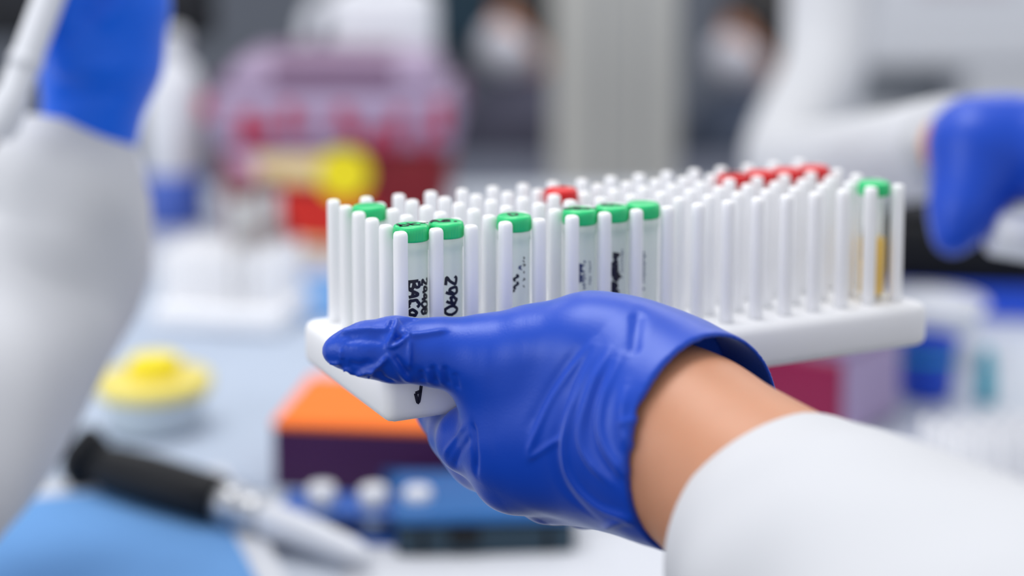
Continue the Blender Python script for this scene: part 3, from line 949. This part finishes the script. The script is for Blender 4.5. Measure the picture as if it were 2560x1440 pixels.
# white jug behind the bin, white bottle at its left, black monitor
def bottle():
    c = T(440, 560)
    e = empty('wash_bottle', (c[0], c[1], TZ), 0, 'white bottle with blue foot between the left glove and the red bin', 'bottle')
    e.scale = (K, K, K)
    V, F = lathe([(.010, .045), (.024, .046), (.027, .05), (.028, .10), (.027, .13), (.021, .150), (.012, .158), (.011, .168), (.013, .169), (.013, .182), (.009, .186), (.002, .187)], 36)
    mesh_obj('bottle_body', V, F, M_WHITE, e)
    V, F = lathe([(.026, 0), (.029, .002), (.029, .048), (.027, .051), (.024, .051)], 36)
    mesh_obj('foot', V, F, mat('periwinkle_plastic', srgb(70, 100, 190), .4), e)
bottle()
def jug():
    c = P(960, 90, 2.05)
    e = empty('jug', (c[0], c[1], TZ), 0, 'white jug standing behind the red sharps bin', 'jug')
    e.scale = (K, K, K)
    h = (c[2] - TZ) / K
    bm_obj('jug_body', box_bm(.105, .09, h + .05, .02, 4, c=(0, 0, 0)), M_WHITE, e, smooth=True)
    V, F = lathe([(.022, 0), (.024, .001), (.024, .022), (.02, .026), (.004, .027)], 28)
    o = mesh_obj('screw_cap', V, F, M_WHITE, e); o.location = (.0, 0, h + .05)
    V, F = sweep(spline([(-.05, 0, h + .03), (-.072, 0, h + .02), (-.078, 0, h - .03), (-.068, 0, h - .075), (-.048, 0, h - .085)], 14), [.009] * 14, 14)
    mesh_obj('jug_handle', V, F, M_WHITE, e)
jug()
def monitor():
    c = P(452, 30, 2.0)
    e = empty('monitor', (c[0], c[1], TZ), 0, 'black monitor at the top left beside the raised glove', 'monitor')
    e.scale = (K, K, K)
    h = (c[2] - TZ) / K
    bm_obj('foot', box_bm(.16, .12, .012, .004, 2, c=(-.09, .02, 0)), M_BLACK, e)
    bm_obj('stem', box_bm(.03, .03, h - .02, .004, 2, c=(-.09, .02, .01)), M_BLACK, e)
    bm_obj('casing', box_bm(.30, .03, .24, .006, 2, c=(-.117, 0, h - .026)), M_BLACK, e)
    bm_obj('screen', box_bm(.28, .002, .20, .001, 1, c=(-.117, -.0162, h)), mat('dark_screen_glass', srgb(10, 14, 24), .15), e)
monitor()
# ------------------------------------------------------------------ right: beaker, dropper, bowl, tray, pouch
def beaker():
    c = T(2330, 1012)
    e = empty('beaker', (c[0], c[1] + .018 * K, TZ), 0, 'bright blue beaker below the far right corner of the held rack', 'beaker')
    e.scale = (K, K, K)
    V, F = lathe([(.010, 0), (.0150, .001), (.0165, .004), (.0195, .036), (.0208, .0375), (.0200, .0385), (.0180, .036), (.0150, .005), (.004, .003)], 36)
    mesh_obj('beaker_body', V, F, M_BLUEC, e)
    V, F = lathe([(.0186, .026), (.0190, .0265), (.0193, .0295), (.0190, .030)], 36)
    mesh_obj('graduation_band', V, F, M_TEALC, e)
beaker()
def dropper():
    c = T(2470, 1012)
    e = empty('dropper_bottle', (c[0], c[1] + .006 * K, TZ), 0, 'slim teal dropper bottle standing right of the blue beaker', 'bottle')
    e.scale = (K, K, K)
    V, F = lathe([(.003, 0), (.0058, .0006), (.0062, .002), (.0062, .018), (.0048, .0215), (.004, .022)], 24)
    mesh_obj('bottle_body', V, F, M_TEALC, e)
    V, F = lathe([(.0048, .0215), (.0050, .022), (.0044, .030), (.0020, .0345), (.0008, .035)], 24)
    mesh_obj('dropper_cap', V, F, M_TEALC, e)
dropper()
def bowl():
    c = T(2345, 938)
    e = empty('bowl', (c[0], c[1] + .036 * K, TZ), 0, 'round white bowl behind the blue beaker', 'bowl')
    e.scale = (K, K, K)
    V, F = lathe([(.010, 0), (.022, .001), (.030, .012), (.0365, .036), (.0385, .040), (.0375, .0412), (.0350, .0385), (.028, .014), (.020, .004), (.004, .003)], 44)
    mesh_obj('bowl_body', V, F, M_WHITE, e)
    V, F = lathe([(.0365, .0395), (.0395, .0398), (.0400, .0412), (.0388, .0424), (.0365, .0422)], 44, closed=True)
    mesh_obj('rim', V, F, M_WHITE, e)
bowl()
def tray():
    c = T(2450, 800)
    e = empty('tray', (c[0], c[1] + .065 * K, TZ), math.radians(-8), 'shallow blue tray on the bench at the right edge', 'tray')
    e.scale = (K, K, K)
    bm_obj('tray_floor', box_bm(.15, .12, .006, .002, 2), M_BLUEC, e)
    for (sx, sy, cx, cy) in ((.15, .006, 0, -.060), (.15, .006, 0, .060), (.006, .126, -.075, 0), (.006, .126, .075, 0)):
        bm_obj('tray_side', box_bm(sx, sy, .024, .002, 2, c=(cx, cy, 0)), M_BLUEC, e)
    p = empty('pouch', (c[0] - .004 * K, c[1] + .072 * K, TZ + .0065 * K), math.radians(-8), 'black pouch lying in the shallow blue tray', 'pouch')
    p.scale = (K, K, K)
    bm_obj('pouch_body', box_bm(.134, .078, .066, .018, 4, top=.92), M_BLACK, p, smooth=True)
    bm_obj('flap', box_bm(.098, .055, .005, .002, 2, c=(0, -.004, .0662)), mat('charcoal_cloth', srgb(36, 38, 46), .8), p)
tray()
# ------------------------------------------------------------------ neighbour at the left: raised glove with a white wand
M_GLOVE2 = mat('blue_nitrile_bright', (0.0, 0.13, 0.82, 1), 0.42, 0.05, spec=0.35, sheen=0.4)
def sleeve_mesh(name, pts, rads, parent, n=40, seg=48, hem=True, seed=1, amp=1.0):
    ax = spline(pts, n); rad = spline([[r] for r in rads], n)[:, 0]
    rn = random.Random(seed); ph = [rn.uniform(0, 6) for _ in range(4)]
    t0 = ax[0] - ax[1]; t0 /= np.linalg.norm(t0)
    path = [ax[0] - t0 * .012, ax[0] - t0 * .002, ax[0] + t0 * .0012, ax[0] + t0 * .001] + list(ax)
    rr = [rad[0] - .004, rad[0] - .0036, rad[0] - .002, rad[0] - .0004] + list(rad)
    def wob(i, a):
        s = max(0, i - 4) / n
        return 1 + amp * min(1, .25 + s * 4) * (.030 * math.sin(2 * a + 5 * s + ph[0]) + .028 * math.sin(3 * a - 14 * s + ph[1]) + .018 * math.sin(5 * a + 24 * s + ph[2]))
    V, F = sweep(path, rr, seg, wob, cap=False)
    F.append(tuple((len(path) - 1) * seg + k for k in range(seg)))
    return mesh_obj(name, V, F, M_COAT, parent)
def left_person():
    who = empty('person', (0, 0, 0), 0, 'arm in white coat sleeve and blue glove raised at the left edge', 'person')
    f = Field(P(60, -420, .93) - np.array([.05, .12, .0]) - np.array([0, 0, .17]), P(430, -300, .93) + np.array([.03, .10, .03]), .0022)
    lo = P(-20, 420, .93) - np.array([.02, .10, .02]); hi = P(480, -420, .93) + np.array([.02, .10, .02])
    f = Field(lo, hi, .0022)
    D = .93
    f.chain([R_(228, 400, D, 23), R_(230, 280, D, 25), R_(252, 150, D, 32), R_(278, 10, D - .005, 30), R_(285, -90, D - .01, 27)], .010)
    for k, y in enumerate((-70, -140, -210, -270)):
        f.chain([R_(340 - 10 * k, y, D, 12), R_(300, y - 45, .89, 10.5), R_(215, y - 70, .872, 9.5), R_(150, y - 30, .885, 8.5)], .004)
    f.chain([R_(180, 110, .905, 15), R_(150, 0, .893, 12), R_(175, -110, .878, 10)], .008)
    V, Q = f.mesh(); V = relax(V, Q, 4)
    N = vnormals(V, Q); N = relax(N, Q, 3)
    for pts, amp, sig in (([(130, 190), (200, 170), (300, 165)], .002, .004), ([(140, 250), (220, 235), (330, 240)], -.002, .005), ([(240, 60), (300, 20), (340, -30)], .002, .004), ([(150, 120), (190, 60), (230, 20)], -.002, .005)):
        V = fold(V, N, pts, amp, sig)
    mesh_obj('glove', V, Q, M_GLOVE2, who)
    V, F = sweep([P(228, 330, D), P(222, 420, D), P(190, 600, D), P(90, 850, D - .01)], [.022, .024, .028, .034], 24)
    mesh_obj('forearm', V, F, M_SKIN, who)
    sleeve_mesh('coat_sleeve', [P(200, 326, D + .004), P(172, 440, D), P(150, 590, D), P(75, 760, D - .01), P(-30, 940, .89), P(-180, 1120, .84), P(-380, 1300, .78)],
        [.031, .043, .049, .052, .054, .056, .058], who, seed=3)
    # white wand
    a, b = P(2, 322, .875), P(280, -430, .875)
    w = empty('wand', a, 0, 'white plastic wand held in the raised blue glove', 'wand')
    L = np.linalg.norm(b - a); d = (b - a) / L
    V, F = sweep([d * q for q in (-.006, -.0045, 0, .004, .018, .020, L - .01, L)], [.002, .006, .0088, .0092, .0092, .0080, .0080, .004], 24)
    mesh_obj('shaft', V, F, M_WHITE, w)
    V, F = sweep([d * q for q in (.034, .035, .040, .041)], [.0075, .0088, .0088, .0075], 24)
    mesh_obj('ring', V, F, M_WHITE, w)
left_person()
# ------------------------------------------------------------------ neighbour at the right: arm across the back
def right_person():
    who = empty('person', (0, 0, 0), 0, 'arm in white coat sleeve reaching right, blue glove over the tray', 'person')
    D = .95
    lo = P(2300, 720, D) - np.array([.02, .10, .0]); hi = P(2800, 150, D) + np.array([.02, .10, .02])
    f = Field(lo, hi, .0022)
    f.chain([R_(2400, 362, D + .015, 21), R_(2440, 360, D, 25), R_(2530, 365, D, 27), R_(2640, 390, D - .01, 27), R_(2710, 420, D - .015, 22)], .010)
    f.chain([R_(2450, 400, D - .005, 21), R_(2425, 480, D - .01, 18), R_(2400, 545, D - .015, 14), R_(2378, 598, D - .02, 9)], .014)
    for k in range(4):
        dd = D - .03 + .022 * k
        f.chain([R_(2680, 420, dd, 11), R_(2720, 500, dd - .01, 9.5), R_(2690, 570, dd - .015, 8.6), R_(2630, 600, dd - .02, 7.8)], .004)
    V, Q = f.mesh(); V = relax(V, Q, 4)
    mesh_obj('glove', V, Q, M_GLOVE, who)
    V, F = sweep([P(2400, 365, D), P(2290, 378, 1.05), P(2200, 394, 1.18), P(2080, 412, 1.35)], [.020, .022, .024, .027], 24)
    mesh_obj('forearm', V, F, M_SKIN, who)
    sleeve_mesh('coat_sleeve', [P(2376, 364, .962), P(2290, 378, 1.05), P(2200, 394, 1.18), P(2080, 412, 1.35), P(1962, 415, 1.58), P(1985, 330, 1.72), P(2058, 180, 1.80), P(2076, 20, 1.84), P(2090, -160, 1.86), P(2100, -300, 1.88)],
        [.0285, .030, .032, .034, .037, .042, .044, .047, .052, .056], who, n=60, seed=9, amp=.6)
    a, b = P(2470, 575, .935), P(2680, 610, .935)
    w = empty('swab_tube', a, 0, 'white tube held below the blue glove at the right edge', 'tube')
    L = np.linalg.norm(b - a); d = (b - a) / L
    V, F = sweep([d * q for q in (0, .0015, .004, L - .004, L)], [.006, .012, .0135, .0135, .008], 24)
    mesh_obj('tube_body', V, F, M_WHITE, w)
    V, F = sweep([d * q for q in (L, L + .001, L + .012, L + .013)], [.010, .0145, .0145, .010], 24)
    mesh_obj('tube_cap', V, F, M_WHITE, w)
right_person()
# ------------------------------------------------------------------ white analyser behind the right arm
def analyser():
    a = P(2165, 170, 2.6); b = P(2640, 170, 2.6)
    w = b[0] - a[0]
    e = empty('analyser', ((a[0] + b[0]) / 2, a[1] + .2, 0), 0, 'white analyser cabinet with a grey recess behind the right arm', 'machine')
    zr1, zr0 = P(2300, 172, 2.6)[2], P(2300, 300, 2.6)[2]
    bm_obj('lower_body', box_bm(w, .4, zr0, .01, 2), M_WHITE, e)
    bm_obj('upper_body', box_bm(w, .4, .45, .012, 3, c=(0, 0, zr1)), M_WHITE, e)
    bm_obj('recess_back', box_bm(w * .96, .25, zr1 - zr0, c=(0, .06, zr0)), M_STEEL, e)
    bm_obj('side_post', box_bm(w * .45, .38, zr1 - zr0, .004, 1, c=(w * .27, 0, zr0)), M_WHITE, e)
    bm_obj('display', box_bm(w * .5, .006, .10, .002, 1, c=(0, -.202, zr1 + .12)), mat('pale_display', srgb(214, 206, 214), .3), e)
analyser()
# ------------------------------------------------------------------ far side of the room
fb = empty('far_bench', (0.15, 3.35, 0), 0, 'grey bench where the two masked people sit, far behind', 'bench')
bm_obj('bench_top', box_bm(2.6, .6, .04, .005, 1, c=(0, 0, .70)), mat('grey_bench_top', srgb(92, 97, 112), .5), fb)
for x in (-1.2, 1.2):
    for y in (-.25, .25): bm_obj('leg', box_bm(.05, .05, .70, c=(x, y, 0)), M_STEEL, fb)
M_HAIR = mat('black_hair', srgb(16, 14, 18), .6, .2, 80)
M_MASK = mat('pale_mask_cloth', srgb(214, 214, 224), .8, .02, 30)
def far_person(px, py, d, jacket, label, turn):
    h = P(px, py, d)
    who = empty('person', (h[0], h[1], 0), 0, label, 'person')
    H = np.array([0, 0, h[2]])
    fx = np.array([math.sin(turn), -math.cos(turn), 0]); sx = np.array([math.cos(turn), math.sin(turn), 0])
    def q(r, f, u): return H + sx * r + fx * f + np.array([0, 0, u])
    lo = H + np.array([-.42, -.52, -.62]); hi = H + np.array([.42, .40, .17])
    b = Field(lo, hi, .012)
    b.add(b.ell(q(0, 0, .01), (.078, .092, .118)), .0)
    b.add(b.ell(q(0, .03, -.055), (.06, .07, .06)), .02)
    b.add(b.cone(q(0, .095, -.02), q(0, .088, .01), .012, .008), .01)          # nose
    for s in (-1, 1): b.add(b.ell(q(s * .078, -.01, .0), (.014, .02, .03)), .006)   # ears
    b.add(b.cone(q(0, -.01, -.08), q(0, -.02, -.18), .050, .055), .02)
    b.add(b.cone(q(-.10, -.02, -.24), q(.10, -.02, -.24), .085, .085), .03)
    b.add(b.cone(q(0, -.02, -.26), q(0, .0, -.55), .13, .13), .04)
    arms = []
    for s in (-1, 1):
        el = q(s * .24, .06, -.45); wr = q(s * .12, .30, -.40)
        arms.append((q(s * .17, -.02, -.22), el, wr))
        b.add(b.cone(arms[-1][0], el, .05, .042), .02); b.add(b.cone(el, wr, .040, .028), .01)
        b.add(b.cone(wr, q(s * .09, .37, -.41), .030, .026), .01)
        for kf in range(5): b.add(b.cone(q(s * .09, .36, -.41), q(s * (.05 + .02 * kf), .43 - .01 * abs(kf - 2), -.425), .012, .008), .004)
    V, Q = b.mesh(); V = relax(V, Q, 2)
    mesh_obj('body', V, Q, M_SKIN, who)
    j = Field(lo, hi, .014)
    j.add(j.cone(q(-.11, -.02, -.24), q(.11, -.02, -.24), .102, .102), .03)
    j.add(j.cone(q(0, -.02, -.26), q(0, .0, -.56), .152, .155), .04)
    j.add(j.cone(q(0, -.02, -.15), q(0, -.02, -.2), .072, .09), .03)
    for a_, e_, w_ in arms:
        j.add(j.cone(a_, e_, .068, .058), .02); j.add(j.cone(e_, w_ - (w_ - e_) * .1, .056, .044), .01)
    V, Q = j.mesh(); V = relax(V, Q, 2)
    mesh_obj('jacket', V, Q, jacket, who)
    g = Field(lo, hi, .010)
    g.add(g.ell(q(0, -.012, .028), (.092, .104, .122)), 0)
    g.F = np.maximum(g.F, -g.ell(q(0, .105, -.05), (.085, .10, .105)))
    g.F = np.maximum(g.F, -g.plane(q(0, 0, -.06), (0, 0, 1)))
    V, Q = g.mesh(); V = relax(V, Q, 2)
    mesh_obj('hair', V, Q, M_HAIR, who)
    m = Field(lo, hi, .008)
    m.add(m.ell(q(0, .040, -.046), (.078, .072, .075)), 0)
    m.F = np.maximum(m.F, m.plane(q(0, 0, .006), (0, 0, 1)))
    m.F = np.maximum(m.F, -m.plane(q(0, .02, 0), fx))
    V, Q = m.mesh(); V = relax(V, Q, 2)
    mesh_obj('face_mask', V, Q, M_MASK, who)
    # stool under the figure
    st = empty('stool', (h[0], h[1], 0), 0, label.split(' sitting')[0].replace('masked person in', 'round stool under the person in'), 'stool')
    zs = h[2] - .62
    V, F = lathe([(.05, zs - .05), (.16, zs - .05), (.17, zs - .04), (.17, zs - .015), (.15, zs), (.02, zs)], 28)
    mesh_obj('seat', V, F, M_BLACK, st)
    for k in range(4):
        a_ = math.pi / 4 + k * math.pi / 2
        V, F = sweep([(.10 * math.cos(a_), .10 * math.sin(a_), zs - .05), (.15 * math.cos(a_), .15 * math.sin(a_), 0)], [.012, .012], 10)
        mesh_obj('leg', V, F, M_STEEL, st)
far_person(1318, 62, 4.0, mat('charcoal_jacket', srgb(62, 62, 80), .8), 'masked person in charcoal jacket sitting left of the grey pillar', -.9)
far_person(1893, 92, 4.0, mat('navy_jacket', srgb(62, 72, 92), .8), 'masked person in navy jacket sitting right of the grey pillar', -1.0)
# dark teal cabinet on the far wall
c = P(1180, 20, 5.3)
e = empty('wall_cabinet', (c[0], 5.42, c[2] - .12), 0, 'dark teal cabinet on the far wall left of the pillar', 'cabinet')
bm_obj('body', box_bm(.26, .22, .5, .006, 1), M_TEALD, e)
d_ = bm_obj('door', box_bm(.25, .012, .48, .003, 1, c=(0, -.117, .01)), M_TEALD, e)
bm_obj('handle', box_bm(.012, .02, .08, .003, 1, c=(.10, -.132, .05)), M_STL, d_)
